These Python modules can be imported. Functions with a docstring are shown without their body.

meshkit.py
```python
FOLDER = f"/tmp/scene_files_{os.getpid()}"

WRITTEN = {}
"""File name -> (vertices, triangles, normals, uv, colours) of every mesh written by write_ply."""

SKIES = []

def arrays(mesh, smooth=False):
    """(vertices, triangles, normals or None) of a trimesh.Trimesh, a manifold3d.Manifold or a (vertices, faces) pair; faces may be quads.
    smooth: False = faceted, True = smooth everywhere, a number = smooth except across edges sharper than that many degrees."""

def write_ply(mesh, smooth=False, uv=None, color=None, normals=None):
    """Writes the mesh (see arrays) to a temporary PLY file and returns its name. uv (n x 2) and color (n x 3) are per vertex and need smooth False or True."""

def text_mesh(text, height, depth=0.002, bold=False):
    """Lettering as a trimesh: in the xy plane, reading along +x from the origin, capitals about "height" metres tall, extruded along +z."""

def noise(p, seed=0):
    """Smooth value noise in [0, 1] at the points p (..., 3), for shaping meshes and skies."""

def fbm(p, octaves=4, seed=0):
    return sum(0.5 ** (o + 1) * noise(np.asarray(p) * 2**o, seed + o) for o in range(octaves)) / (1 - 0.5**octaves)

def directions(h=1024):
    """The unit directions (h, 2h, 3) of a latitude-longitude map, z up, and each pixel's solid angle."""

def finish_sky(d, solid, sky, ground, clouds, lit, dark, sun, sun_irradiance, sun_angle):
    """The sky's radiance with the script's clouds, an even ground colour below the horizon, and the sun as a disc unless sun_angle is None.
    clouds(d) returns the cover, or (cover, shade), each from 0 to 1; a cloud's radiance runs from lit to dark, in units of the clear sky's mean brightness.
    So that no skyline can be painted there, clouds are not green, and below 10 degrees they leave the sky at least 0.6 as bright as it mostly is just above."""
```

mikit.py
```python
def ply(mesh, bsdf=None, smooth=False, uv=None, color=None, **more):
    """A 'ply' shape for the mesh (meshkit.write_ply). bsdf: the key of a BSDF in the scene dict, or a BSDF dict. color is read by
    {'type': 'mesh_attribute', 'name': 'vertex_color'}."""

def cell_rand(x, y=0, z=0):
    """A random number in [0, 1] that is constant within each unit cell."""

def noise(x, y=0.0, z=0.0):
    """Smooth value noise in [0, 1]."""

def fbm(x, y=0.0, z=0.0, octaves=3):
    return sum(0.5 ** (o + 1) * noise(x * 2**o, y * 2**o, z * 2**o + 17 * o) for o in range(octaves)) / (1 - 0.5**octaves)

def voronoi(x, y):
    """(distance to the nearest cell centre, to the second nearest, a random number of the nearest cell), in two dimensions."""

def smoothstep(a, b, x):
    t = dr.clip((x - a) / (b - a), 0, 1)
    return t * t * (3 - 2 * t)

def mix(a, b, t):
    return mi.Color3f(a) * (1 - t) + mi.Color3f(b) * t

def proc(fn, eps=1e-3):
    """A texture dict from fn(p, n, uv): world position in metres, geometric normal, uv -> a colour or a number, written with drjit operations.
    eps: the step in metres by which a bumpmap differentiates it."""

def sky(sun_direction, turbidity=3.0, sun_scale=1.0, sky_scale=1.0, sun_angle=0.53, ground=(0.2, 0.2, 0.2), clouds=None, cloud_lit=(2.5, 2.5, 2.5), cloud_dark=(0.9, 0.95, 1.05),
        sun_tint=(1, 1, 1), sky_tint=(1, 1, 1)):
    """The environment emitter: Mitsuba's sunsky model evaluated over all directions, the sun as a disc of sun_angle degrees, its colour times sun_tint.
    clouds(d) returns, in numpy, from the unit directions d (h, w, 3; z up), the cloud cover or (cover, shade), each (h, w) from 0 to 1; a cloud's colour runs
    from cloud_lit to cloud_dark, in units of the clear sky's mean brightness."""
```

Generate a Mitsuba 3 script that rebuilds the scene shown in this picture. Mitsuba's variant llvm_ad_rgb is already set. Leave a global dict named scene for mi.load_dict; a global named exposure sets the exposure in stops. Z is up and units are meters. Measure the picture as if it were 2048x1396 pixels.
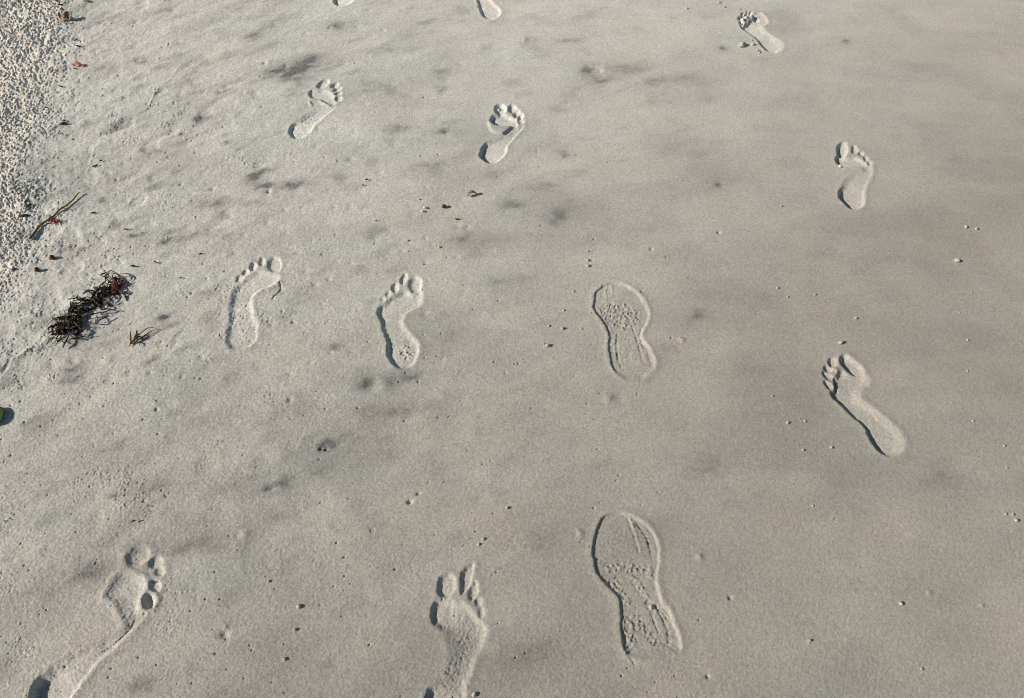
import math, random
import numpy as np
import drjit as dr
import mitsuba as mi
import trimesh
import shapely
from shapely.geometry import Polygon
from scipy.spatial import cKDTree
import meshkit, mikit
from mikit import noise, fbm, smoothstep, mix, cell_rand

T = mi.ScalarTransform4f
scene, labels = {}, {}

# ------------------------------------------------------------------ camera, sky, exposure
CAM_H, PITCH, HFOV = 1.25, math.radians(51.5), 67.0
FPX = 1024 / math.tan(math.radians(HFOV / 2))
SP, CP = math.sin(PITCH), math.cos(PITCH)
scene['camera'] = {'type': 'perspective', 'fov': HFOV, 'fov_axis': 'x', 'near_clip': 0.05, 'far_clip': 2000.0,
                   'to_world': T().look_at(origin=[0, 0, CAM_H], target=[0, CP, CAM_H - SP], up=[0, 0, 1])}
SUN_EL, SUN_AZ = math.radians(29), math.radians(13)
SUN = (-math.cos(SUN_AZ), -math.sin(SUN_AZ), math.tan(SUN_EL))
scene['sky'] = mikit.sky(SUN, turbidity=3, sky_scale=0.55, sun_tint=(0.912, 0.994, 1.215), sky_tint=(1.12, 0.92, 0.70))
exposure = 2.20


# ------------------------------------------------------------------ helpers
def on_sand(px, py):
    """A point of the photograph (2048 pixels wide) as a point of the beach, z = 0."""
    px, py = np.asarray(px, float), np.asarray(py, float)
    u, v = (px - 1024) / FPX, (py - 698) / FPX
    t = CAM_H / (SP + v * CP)
    return np.stack([u * t, (CP - v * SP) * t], -1)


def metres_per_pixel(y):
    return (y * CP + CAM_H * SP) / FPX


def closed_curve(pts, n=8):
    """Closed Catmull-Rom curve through the points."""
    p = np.asarray(pts, float)
    a, b, c, d = np.roll(p, 1, 0), p, np.roll(p, -1, 0), np.roll(p, -2, 0)
    t = (np.arange(n) / n)[None, :, None]
    a, b, c, d = (q[:, None] for q in (a, b, c, d))
    out = 0.5 * (2 * b + (c - a) * t + (2 * a - 5 * b + 4 * c - d) * t**2 + (3 * b - a - 3 * c + d) * t**3)
    return out.reshape(-1, 2)


def dense(p, step=0.0012, close=True):
    q = np.vstack([p, p[:1]]) if close else p
    seg = np.diff(q, axis=0)
    ln = np.linalg.norm(seg, axis=1)
    out, nor = [], []
    for a, s, l in zip(q[:-1], seg, ln):
        k = max(1, int(l / step))
        out.append(a + s * (np.arange(k) / k)[:, None])
        nor.append(np.repeat([[s[1], -s[0]]], k, 0) / max(l, 1e-9))
    return np.vstack(out), np.vstack(nor)


def sstep(a, b, x):
    t = np.clip((x - a) / (b - a), 0, 1)
    return t * t * (3 - 2 * t)


def vnoise(x, y, s, seed):
    return meshkit.noise(np.stack([x * s, y * s, np.zeros_like(x)], -1), seed)


def grain(x, y, s, seed):
    """fine noise without a lattice direction: two turned layers"""
    return 0.5 * (vnoise(0.825 * x + 0.565 * y, 0.825 * y - 0.565 * x, s, seed) + vnoise(0.36 * x - 0.933 * y, 0.36 * y + 0.933 * x, s * 1.13, seed + 50))


def vfbm(x, y, s, seed, octaves=3):
    return meshkit.fbm(np.stack([x * s, y * s, np.zeros_like(x)], -1), octaves, seed)


# ------------------------------------------------------------------ the prints: relief pressed into the sand
# each print: a frame (x0, y0, scale) of the photograph and its hollows as outlines in that frame.
DEPTH = 0.58                                           # all pressed depths, millimetres as noted times this


def spline2(p, n=60):
    p = np.asarray(p, float)
    t = np.r_[0, np.cumsum(np.linalg.norm(np.diff(p, axis=0), axis=1))]
    return np.stack([np.interp(np.linspace(0, t[-1], n), t, p[:, k]) for k in (0, 1)], -1)


class Print:
    def __init__(self, key, label, frame, group):
        self.key, self.label, self.frame, self.group = key, label, frame, group
        self.hollows, self.lines, self.blobs, self.rough, self.flaps = [], [], [], [], []
        self.tilt = 0.15 if key == 'shoe_print' else 0.75

    def to(self, pts):
        p = np.asarray(pts, float).reshape(-1, 2)
        x0, y0, s = self.frame
        return on_sand(x0 + p[:, 0] / s, y0 + p[:, 1] / s)

    def hollow(self, part, pts, depth, wl=6, wr=9, rim=0.8, hard=False):
        """pressed-in outline: depth, wall widths (mm) on the left and right side, height of the rim pushed up"""
        c = self.to(closed_curve(pts))
        pg = Polygon(c)
        if not pg.exterior.is_ccw:
            c = c[::-1]
        d, n = dense(c)
        wl *= 1.3
        self.hollows.append(dict(part=part, poly=pg.buffer(0), tree=cKDTree(d), pts=d, n=n, hard=hard, d=depth * DEPTH * 1e-3, wl=wl * 1e-3, wr=wr * 1e-3, rim=rim * 1e-3,
                                 box=(*c.min(0), *c.max(0))))
        return self

    def toe(self, cx, cy, rx, ry, rot=0, depth=6, wl=5, wr=7, rim=0.6):
        a = np.arange(12) * np.pi / 6
        r = math.radians(rot)
        x, y = rx * np.cos(a), ry * np.sin(a)
        return self.hollow('toe', np.stack([cx + x * math.cos(r) - y * math.sin(r), cy + x * math.sin(r) + y * math.cos(r)], -1), depth, wl, wr, rim)

    def line(self, pts, h, w=3):
        """ridge (h > 0) or groove (h < 0), mm"""
        d, _ = dense(self.to(pts), close=False)
        self.lines.append((cKDTree(d), h * 1e-3, w * 1e-3, (*d.min(0), *d.max(0))))
        return self

    def ladder(self, a, b, n, h, w=1.4):
        """short stitches between two lines"""
        a, b = (spline2(q) for q in (a, b))
        for t in np.linspace(0.04, 0.96, n):
            self.line([a[int(t * (len(a) - 1))], b[int(t * (len(b) - 1))]], h, w)
        return self

    def blob(self, cx, cy, rx, ry, h):
        c = self.to([(cx, cy)])[0]
        k = metres_per_pixel(c[1]) / self.frame[2]
        e = math.atan2(CAM_H, c[1])
        self.blobs.append((c, rx * k, ry * k / math.sin(e), h * 1e-3))
        return self

    def crumble(self, pts, amp, size=3.0):
        c = self.to(closed_curve(pts))
        d, _ = dense(c, 0.003)
        self.rough.append((Polygon(c).buffer(0), cKDTree(d), 1.7 * amp * 1e-3, size * 1e-3, (*c.min(0), *c.max(0))))
        return self

    def flap(self, pts, h, w=3):
        """broken crust lifted by h mm, with an abrupt edge"""
        c = self.to(closed_curve(pts))
        d, _ = dense(c)
        self.flaps.append((Polygon(c).buffer(0), cKDTree(d), h * 1e-3, w * 1e-3, (*c.min(0), *c.max(0))))
        return self


prints = []


def new_print(*a):
    prints.append(Print(*a))
    return prints[-1]


BARE, SHOE = 'bare footprints pressed into the damp sand', 'shoe prints pressed into the damp sand'
# left foot, left of the middle pair
p = new_print('bare_footprint', 'bare footprint with cracked flap at its arch, right of the dark seaweed', (420, 490, 6.345), BARE)
p.hollow('heel', [(225, 1000), (330, 960), (470, 950), (590, 980), (606, 1060), (600, 1150), (560, 1230), (470, 1300), (370, 1330), (280, 1330), (215, 1280), (198, 1200)], 6.2, 11, 8)
p.hollow('sole', [(340, 500), (430, 440), (540, 362), (640, 330), (760, 350), (860, 370), (887, 420), (850, 480), (740, 545), (620, 595), (560, 645), (545, 700), (548, 770), (565, 850),
                  (590, 950), (600, 1030), (560, 1080), (430, 1110), (300, 1100), (222, 1080), (240, 950), (235, 850), (252, 740), (272, 620), (300, 550)], 5.4, 11, 12)
p.toe(815, 245, 98, 106, 0, 6.5, 9, 7).toe(660, 212, 44, 60, 15, 6.5).toe(548, 277, 48, 64, 20, 7).toe(457, 350, 52, 38, -30, 5.5).toe(378, 420, 58, 36, -38, 5.5)
p.line([(860, 480), (740, 552), (600, 610)], 3.4, 7).line([(885, 462), (900, 540), (872, 600), (812, 640), (790, 682)], -2.8, 1.7).line([(790, 655), (660, 660), (540, 660), (480, 690)], -1.6, 2)
p.crumble([(300, 780), (540, 760), (580, 1200), (300, 1230)], 0.7, 2.5)
# its right-hand neighbour
p = new_print('bare_footprint', 'bare footprint with broken crust in its heel, left of the upper shoe print', (720, 520, 6.07), BARE)
p.hollow('heel', [(335, 1010), (420, 950), (560, 900), (660, 930), (706, 1000), (717, 1090), (700, 1180), (640, 1270), (560, 1312), (500, 1317), (430, 1285), (360, 1200), (328, 1120)], 10, 7, 9)
p.hollow('sole', [(240, 540), (300, 500), (360, 450), (420, 420), (500, 372), (560, 362), (640, 392), (740, 345), (765, 420), (750, 510), (700, 560), (640, 590), (560, 650), (530, 730),
                  (560, 810), (620, 890), (640, 960), (560, 1010), (430, 1040), (335, 1010), (290, 900), (260, 820), (245, 730), (208, 640), (213, 580)], 7, 8, 14)
p.toe(668, 288, 92, 112, 0, 8, 12, 9).toe(530, 215, 40, 76, 22, 6.5).toe(425, 322, 50, 66, 15, 6).toe(345, 402, 40, 50, 20, 4).toe(282, 470, 34, 38, 20, 3)
p.crumble([(480, 1040), (570, 1010), (650, 1080), (640, 1170), (560, 1200), (480, 1150)], 2.2, 3.4)
# right foot ahead of it
p = new_print('bare_footprint', 'bare footprint with lifted crust flap behind its ball, top middle', (930, 190, 9.307), BARE)
p.hollow('heel', [(280, 1060), (320, 960), (400, 890), (520, 880), (640, 900), (760, 960), (785, 1020), (740, 1120), (640, 1210), (540, 1250), (440, 1253), (350, 1213), (272, 1130)], 13, 6, 9)
p.hollow('sole', [(860, 640), (960, 600), (1010, 570), (1090, 560), (1072, 640), (982, 730), (882, 840), (802, 930), (760, 1000), (640, 1010), (500, 960), (420, 900), (520, 850), (640, 800), (760, 750), (820, 705)], 6, 12, 6)
p.hollow('ball', [(455, 470), (500, 390), (560, 372), (700, 335), (780, 372), (880, 422), (985, 480), (1000, 560), (950, 605), (860, 592), (760, 582), (650, 572), (560, 552), (490, 512)], 13, 6, 10, hard=True)
p.toe(662, 270, 122, 100, -12, 14, 7, 8).toe(882, 262, 84, 72, 10, 10).toe(958, 352, 60, 82, 30, 9.5).toe(1040, 402, 60, 58, 20, 9).toe(1040, 500, 64, 52, 0, 7)
p.flap([(418, 490), (470, 525), (600, 578), (760, 590), (870, 600), (790, 695), (700, 735), (600, 728), (500, 690), (445, 620)], 4.5, 4)
p.blob(625, 250, 28, 22, 7).line([(760, 715), (850, 640), (950, 615)], -5, 5).line([(980, 520), (1090, 450)], 3, 2)
# right foot, upper left
p = new_print('bare_footprint', 'shallow right bare footprint with five clear toes, upper left of the photo', (560, 140, 9.307), BARE)
p.hollow('heel', [(170, 1140), (210, 1040), (310, 980), (450, 960), (600, 1000), (620, 1070), (520, 1190), (390, 1266), (260, 1277), (190, 1212)], 7.5, 5, 6)
p.hollow('sole', [(1095, 600), (1050, 690), (900, 810), (700, 975), (600, 1040), (450, 1040), (330, 1000), (450, 870), (600, 770), (800, 700), (950, 700), (1040, 640)], 5, 16, 5)
p.hollow('ball', [(538, 470), (590, 400), (680, 400), (800, 372), (900, 402), (1000, 482), (1060, 590), (1040, 642), (960, 672), (860, 622), (740, 572), (640, 552), (570, 522)], 7, 6, 12, hard=True)
p.toe(810, 268, 140, 74, -30, 7.5, 8, 7).toe(1020, 300, 86, 44, -25, 7.5).toe(1072, 370, 84, 36, -20, 6.5).toe(1092, 442, 78, 38, -12, 6.5).toe(1095, 540, 78, 50, -10, 8)
p.line([(735, 585), (800, 630), (920, 685)], 3, 4).line([(550, 610), (590, 670)], 2.5, 4)
p.crumble([(250, 1000), (560, 840), (800, 700), (640, 980), (400, 1180)], 0.9, 3)
# right foot, bottom left
p = new_print('bare_footprint', 'bare footprint with deep little toe pit, cut by the bottom left corner', (40, 1070, 4.282), BARE)
p.hollow('heel', [(182, 1210), (330, 1150), (480, 1180), (520, 1290), (450, 1390), (380, 1500), (260, 1560), (130, 1540), (75, 1450), (98, 1340)], 19, 8, 9)
p.hollow('sole', [(1090, 690), (960, 835), (850, 955), (700, 1085), (565, 1235), (480, 1320), (330, 1260), (250, 1150), (420, 1050), (600, 980), (760, 910), (900, 820), (970, 760)], 5, 24, 8, 1.2)
p.hollow('ball', [(745, 510), (790, 420), (900, 332), (1050, 362), (1090, 452), (1060, 560), (1050, 650), (1090, 682), (1020, 762), (940, 805), (895, 720), (830, 602), (770, 552)], 5.2, 15, 18, 2.0)
p.toe(1025, 188, 122, 84, -35, 6, 11, 10, 1.2).toe(1160, 242, 74, 58, -30, 6, 9, 5).toe(1195, 315, 58, 52, -20, 5, 9, 5).toe(1165, 440, 58, 66, 0, 6, 10, 5).toe(1110, 572, 58, 72, 15, 14, 8, 9, 2.5)
p.line([(480, 1040), (620, 990), (770, 930)], -1.6, 9)
# right foot, bottom middle
p = new_print('bare_footprint', 'right bare footprint with long splayed second toe, left of the lower shoe print', (830, 1110, 4.883), BARE)
p.hollow('heel', [(90, 1390), (140, 1300), (240, 1260), (400, 1270), (500, 1330), (480, 1450), (470, 1560), (430, 1680), (330, 1760), (200, 1740), (110, 1640), (78, 1500)], 11, 8, 10)
p.hollow('sole', [(430, 430), (520, 482), (620, 600), (692, 690), (692, 800), (652, 900), (602, 985), (580, 1060), (545, 1160), (505, 1260), (480, 1360), (330, 1400), (180, 1370), (150, 1320),
                  (230, 1250), (300, 1130), (330, 1000), (320, 880), (300, 780), (330, 600), (380, 480)], 6.5, 22, 10)
p.hollow('ball', [(152, 640), (150, 560), (180, 485), (230, 435), (330, 420), (420, 480), (400, 600), (360, 720), (290, 770), (235, 735), (185, 695)], 9.5, 8, 20)
p.toe(310, 305, 100, 128, 18, 8.5, 8, 10).hollow('toe', [(440, 330), (450, 180), (520, 92), (570, 75), (586, 120), (562, 200), (542, 290), (502, 352), (452, 400)], 7, 8, 6)
p.hollow('toe', [(508, 420), (520, 330), (570, 245), (602, 262), (622, 340), (612, 402), (570, 462), (530, 462)], 5, 9, 6).toe(622, 462, 56, 62, 0, 3.8).toe(652, 562, 48, 72, 0, 3.6)
p.blob(600, 830, 130, 150, -5).blob(460, 520, 90, 110, 2.5).blob(260, 600, 60, 100, 2)
p.crumble([(330, 1000), (560, 1000), (470, 1396), (120, 1396)], 0.7, 3.0).crumble([(420, 560), (660, 700), (640, 920), (420, 900)], 0.7, 2.5)
# left foot, right side
p = new_print('bare_footprint', 'long left bare footprint with dark hole behind the small toes, lowest of the right track', (1620, 690, 6.068), BARE)
p.tilt = 1.25
p.hollow('heel', [(690, 1030), (800, 960), (920, 930), (1060, 1010), (1130, 1110), (1152, 1200), (1110, 1310), (1010, 1353), (900, 1330), (800, 1240), (740, 1140)], 9.5, 6, 20)
p.hollow('sole', [(255, 570), (300, 520), (330, 440), (335, 340), (400, 302), (480, 330), (560, 330), (640, 330), (692, 362), (727, 430), (700, 502), (630, 560), (620, 640), (700, 710),
                  (830, 800), (950, 905), (1000, 980), (900, 1060), (760, 1090), (690, 1030), (620, 940), (520, 862), (430, 762), (350, 692), (290, 642)], 8.5, 5, 22)
p.hollow('toe', [(362, 140), (410, 103), (470, 125), (540, 180), (612, 240), (662, 310), (640, 380), (560, 380), (470, 332), (410, 272), (368, 220)], 11, 6, 10)
p.toe(285, 205, 58, 62, 0, 7, 4, 6).toe(220, 282, 60, 36, 30, 7, 4, 6).toe(222, 372, 92, 36, 40, 6.5, 4, 6).toe(240, 488, 92, 32, 42, 6, 4, 6)
p.hollow('toe', [(300, 400), (350, 395), (362, 450), (335, 475), (385, 560), (322, 562), (308, 500)], 15, 4, 5).line([(270, 285), (320, 300), (345, 360)], 2.5, 4)
# right foot further up
p = new_print('bare_footprint', 'right bare footprint with a white pebble at its ball, middle of the right track', (1640, 270, 8.725), BARE)
p.tilt = 1.25
p.hollow('heel', [(345, 950), (420, 870), (560, 840), (700, 880), (785, 1000), (787, 1150), (740, 1260), (620, 1307), (530, 1297), (430, 1200), (350, 1110), (325, 1040)], 13, 7, 11)
p.hollow('sole', [(905, 620), (902, 700), (862, 800), (812, 900), (780, 980), (640, 960), (480, 930), (380, 900), (450, 780), (560, 700), (700, 650), (800, 600)], 4.5, 14, 12)
p.hollow('ball', [(268, 440), (280, 385), (340, 365), (460, 395), (600, 395), (720, 445), (820, 505), (900, 555), (905, 650), (850, 640), (740, 592), (600, 572), (450, 575), (400, 572), (330, 532), (285, 490)], 11, 6, 12)
p.hollow('toe', [(275, 300), (300, 210), (340, 155), (400, 125), (470, 150), (490, 220), (507, 290), (482, 350), (430, 400), (330, 385)], 12, 6, 9)
p.hollow('toe', [(548, 310), (558, 200), (600, 180), (650, 230), (690, 280), (650, 325), (590, 335)], 8, 5, 7).toe(722, 332, 64, 46, 35, 6.5).toe(802, 422, 62, 46, 40, 6.5).toe(870, 500, 58, 40, 30, 6)
p.line([(450, 590), (600, 590), (740, 625)], 1.6, 7).blob(610, 885, 9, 14, 2)
# left foot, top right
p = new_print('bare_footprint', 'bare footprint with crumbled toes beside sand clods, topmost at the right', (1460, 10, 12.69), BARE)
p.tilt = 1.25
p.hollow('heel', [(720, 930), (840, 860), (980, 800), (1110, 840), (1250, 920), (1345, 1020), (1352, 1120), (1270, 1212), (1150, 1246), (1000, 1222), (880, 1150), (790, 1060)], 11, 6, 22)
p.hollow('sole', [(250, 480), (330, 560), (420, 650), (540, 630), (700, 600), (830, 590), (950, 720), (1060, 830), (980, 920), (820, 980), (720, 930), (560, 802), (400, 682), (290, 600)], 8, 6, 22)
p.hollow('ball', [(600, 330), (640, 232), (730, 205), (820, 240), (900, 330), (962, 440), (940, 500), (850, 552), (700, 592), (540, 622), (420, 652), (385, 600), (430, 480), (500, 400)], 10, 6, 9)
p.toe(520, 245, 46, 48, 0, 9, 4, 5).toe(432, 245, 40, 50, 0, 9, 4, 5).toe(335, 280, 66, 62, 0, 10, 4, 5).toe(262, 375, 62, 46, 0, 11, 4, 5).toe(290, 480, 66, 50, 30, 11, 4, 5)
p.blob(340, 285, 22, 26, 10).blob(405, 365, 40, 26, 9).blob(315, 430, 30, 28, 10).blob(535, 340, 40, 26, 8).blob(292, 510, 18, 26, 8).line([(605, 260), (610, 330), (690, 400)], -6, 5)
p.hollow('ball', [(300, 590), (370, 540), (400, 440), (450, 440), (420, 560), (385, 640)], 15, 5, 7, hard=True)
# heels at the top edge
p = new_print('bare_footprint', 'rounded heel of a bare footprint cut by the top frame edge, left of the other', (640, 0, 5.12), BARE)
p.hollow('heel', [(150, -70), (136, 5), (160, 40), (200, 53), (280, 46), (340, 10), (360, -60), (300, -120), (200, -120)], 10, 6, 14)
p = new_print('bare_footprint', 'bare footprint heel and arch cut by the top frame edge, near the middle', (640, 0, 5.12), BARE)
p.hollow('heel', [(1640, 50), (1648, 130), (1700, 177), (1770, 191), (1830, 162), (1852, 110), (1820, 58), (1740, 10), (1660, 5)], 10, 6, 10)
p.hollow('sole', [(1580, -90), (1618, 10), (1640, 60), (1720, 80), (1800, 50), (1750, -20), (1720, -110), (1640, -150)], 8, 6, 16)
# the two shoe prints
p = new_print('shoe_print', 'upper shoe print with a crumbled tread patch in its forefoot, middle of the photo', (1160, 550, 6.345), SHOE)
p.hollow('heel', [(365, 900), (500, 880), (700, 870), (850, 885), (912, 970), (952, 1080), (958, 1150), (920, 1205), (860, 1262), (780, 1330), (640, 1342), (560, 1317), (460, 1242), (400, 1152), (370, 1020)], 3.6, 3.5, 5, 1.2)
p.hollow('forefoot', [(180, 330), (192, 240), (262, 160), (342, 105), (430, 85), (560, 115), (652, 165), (742, 250), (822, 340), (862, 440), (867, 540), (832, 640), (790, 705), (790, 790), (840, 870),
                      (700, 920), (500, 930), (362, 900), (375, 800), (350, 690), (280, 570), (208, 470), (178, 400)], 3.6, 3.5, 5, 1.2)
for l in ([(480, 740), (462, 900), (490, 1080), (530, 1172)], [(640, 590), (700, 740), (742, 860), (785, 1030)], [(785, 1030), (800, 1090), (880, 1130)], [(770, 850), (850, 960), (885, 1100)]):
    p.line(l, -1.5, 1.7)
for l in ([(450, 740), (440, 900), (465, 1080)], [(345, 110), (325, 220), (335, 330)], [(262, 170), (235, 290), (240, 360)], [(235, 300), (330, 275), (440, 255)], [(400, 110), (420, 250)], [(760, 480), (745, 600), (760, 720)],
          [(400, 880), (440, 860)], [(395, 1080), (450, 1050)], [(370, 700), (470, 690)], [(800, 880), (870, 960)]):
    p.line(l, 0.9, 1.6)
p.ladder([(392, 760), (378, 900), (395, 1040), (430, 1140), (500, 1230)], [(455, 740), (452, 900), (478, 1080), (530, 1172), (560, 1220)], 9, 0.9).ladder([(255, 200), (225, 330), (250, 450)], [(335, 180), (330, 300), (350, 390)], 5, 0.7)
p.ladder([(345, 130), (345, 300)], [(425, 120), (435, 270)], 5, 0.7).line([(230, 190), (205, 300), (215, 400), (290, 520), (370, 640), (410, 740)], 0.9, 1.6).line([(800, 640), (760, 740), (790, 850), (870, 950), (905, 1060), (900, 1150)], -1.2, 1.6)
p.ladder([(800, 900), (880, 1060)], [(860, 900), (920, 1050)], 4, -0.7)
p.crumble([(240, 440), (330, 340), (480, 320), (620, 370), (745, 470), (740, 580), (560, 700), (430, 630), (330, 590)], 1.9, 3.4).crumble([(490, 740), (620, 780), (720, 1000), (660, 1080), (520, 1090)], 0.9, 3)
p.crumble([(340, 560), (450, 560), (580, 630), (520, 700), (420, 650)], 1.8, 4)
p = new_print('shoe_print', 'lower shoe print with two crumbled tread bands and pushed-up heel, nearest the bottom edge', (1160, 1010, 4.23), SHOE)
p.hollow('heel', [(348, 880), (450, 860), (600, 860), (720, 850), (772, 950), (832, 1070), (857, 1180), (848, 1240), (770, 1270), (640, 1290), (500, 1300), (420, 1280), (372, 1200), (350, 1080), (348, 960)], 4, 3.5, 5, 1.2)
p.hollow('forefoot', [(205, 95), (300, 60), (400, 70), (512, 120), (602, 210), (652, 310), (667, 430), (652, 560), (652, 680), (702, 820), (720, 880), (600, 910), (450, 910), (352, 900), (322, 780), (240, 690),
                      (163, 590), (118, 490), (107, 370), (127, 240), (168, 150)], 4, 3.5, 5, 1.2)
for l in ([(400, 100), (450, 230), (500, 390)], [(480, 140), (570, 280), (612, 430)], [(440, 640), (530, 770), (600, 900), (672, 1080)], [(610, 820), (700, 900), (745, 960)], [(690, 1150), (760, 1190), (830, 1235)], [(700, 940), (760, 1060), (762, 1160)],
          [(640, 850), (700, 950), (745, 1060), (750, 1180)], [(430, 1290), (465, 1350)]):
    p.line(l, -1.3, 1.6)
for l in ([(168, 588), (215, 600), (270, 600), (320, 560), (350, 520), (370, 480)], [(110, 460), (180, 470)], [(425, 105), (475, 225), (520, 390)], [(455, 235), (545, 240)], [(480, 310), (570, 320)], [(490, 620), (560, 740), (640, 860)], [(385, 1250), (450, 1190), (480, 1150)]):
    p.line(l, 1.1, 1.6)
p.ladder([(400, 100), (450, 230), (500, 390), (530, 450)], [(480, 140), (570, 280), (605, 400), (612, 440)], 7, 0.9).ladder([(480, 140), (570, 280), (605, 400)], [(545, 165), (625, 290), (650, 400)], 7, -0.8)
p.ladder([(690, 930), (730, 1040), (760, 1160)], [(760, 960), (815, 1080), (835, 1200)], 4, -0.9).line([(540, 170), (620, 290), (645, 420)], 0.9, 1.5)
p.ladder([(125, 250), (112, 380), (125, 470)], [(160, 255), (150, 380), (165, 465)], 3, -0.6)
p.crumble([(200, 490), (330, 450), (380, 500), (320, 570), (240, 570)], 1.8, 4).crumble([(370, 500), (480, 480), (570, 490), (635, 550), (620, 640), (520, 560), (400, 580)], 1.9, 4)
p.crumble([(195, 610), (340, 590), (360, 680), (430, 800), (400, 880), (330, 770), (240, 680)], 1.7, 4).crumble([(430, 600), (480, 600), (640, 880), (600, 900)], 1.7, 4).crumble([(590, 790), (690, 860), (640, 900), (560, 830)], 1.6, 4)
p.crumble([(360, 960), (470, 910), (540, 960), (620, 1060), (680, 1160), (600, 1180), (520, 1060), (480, 1150), (400, 1240), (370, 1130)], 1.7, 4)
p.blob(610, 1290, 170, 75, 2.6)

for q in prints:                                       # heel, sole and ball of a foot are one hollow with one wall; toes and hard-edged balls are their own
    body = [hl for hl in q.hollows if hl['part'] != 'toe' and not hl['hard']]
    u = shapely.union_all([hl['poly'].buffer(0.0005) for hl in body])
    u = u.buffer(0.006).buffer(-0.011).buffer(0.005)
    d, n, wl, wr, rim = [], [], [], [], []
    for g in getattr(u, 'geoms', [u]):
        c = np.array(g.exterior.coords)[:-1]
        c = c if g.exterior.is_ccw else c[::-1]
        a, b = dense(c)
        near = np.argmin([hl['tree'].query(a)[0] for hl in body], axis=0)
        d.append(a), n.append(b)
        for lst, k in ((wl, 'wl'), (wr, 'wr'), (rim, 'rim')):
            v = np.array([hl[k] for hl in body])[near]
            lst.append(np.convolve(np.r_[v[-20:], v, v[:20]], np.ones(41) / 41, 'valid'))     # wall widths run smoothly into each other
    d, n = np.vstack(d), np.vstack(n)
    q.body = dict(poly=u, tree=cKDTree(d), n=n, wl=np.concatenate(wl), wr=np.concatenate(wr), rim=np.concatenate(rim), box=u.bounds, parts=body)
counts = {}
for q in prints:
    n = counts.get(q.key, 0)
    counts[q.key] = n + 1
    q.name = q.key + (f'_{n:03d}' if n else '')

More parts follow.
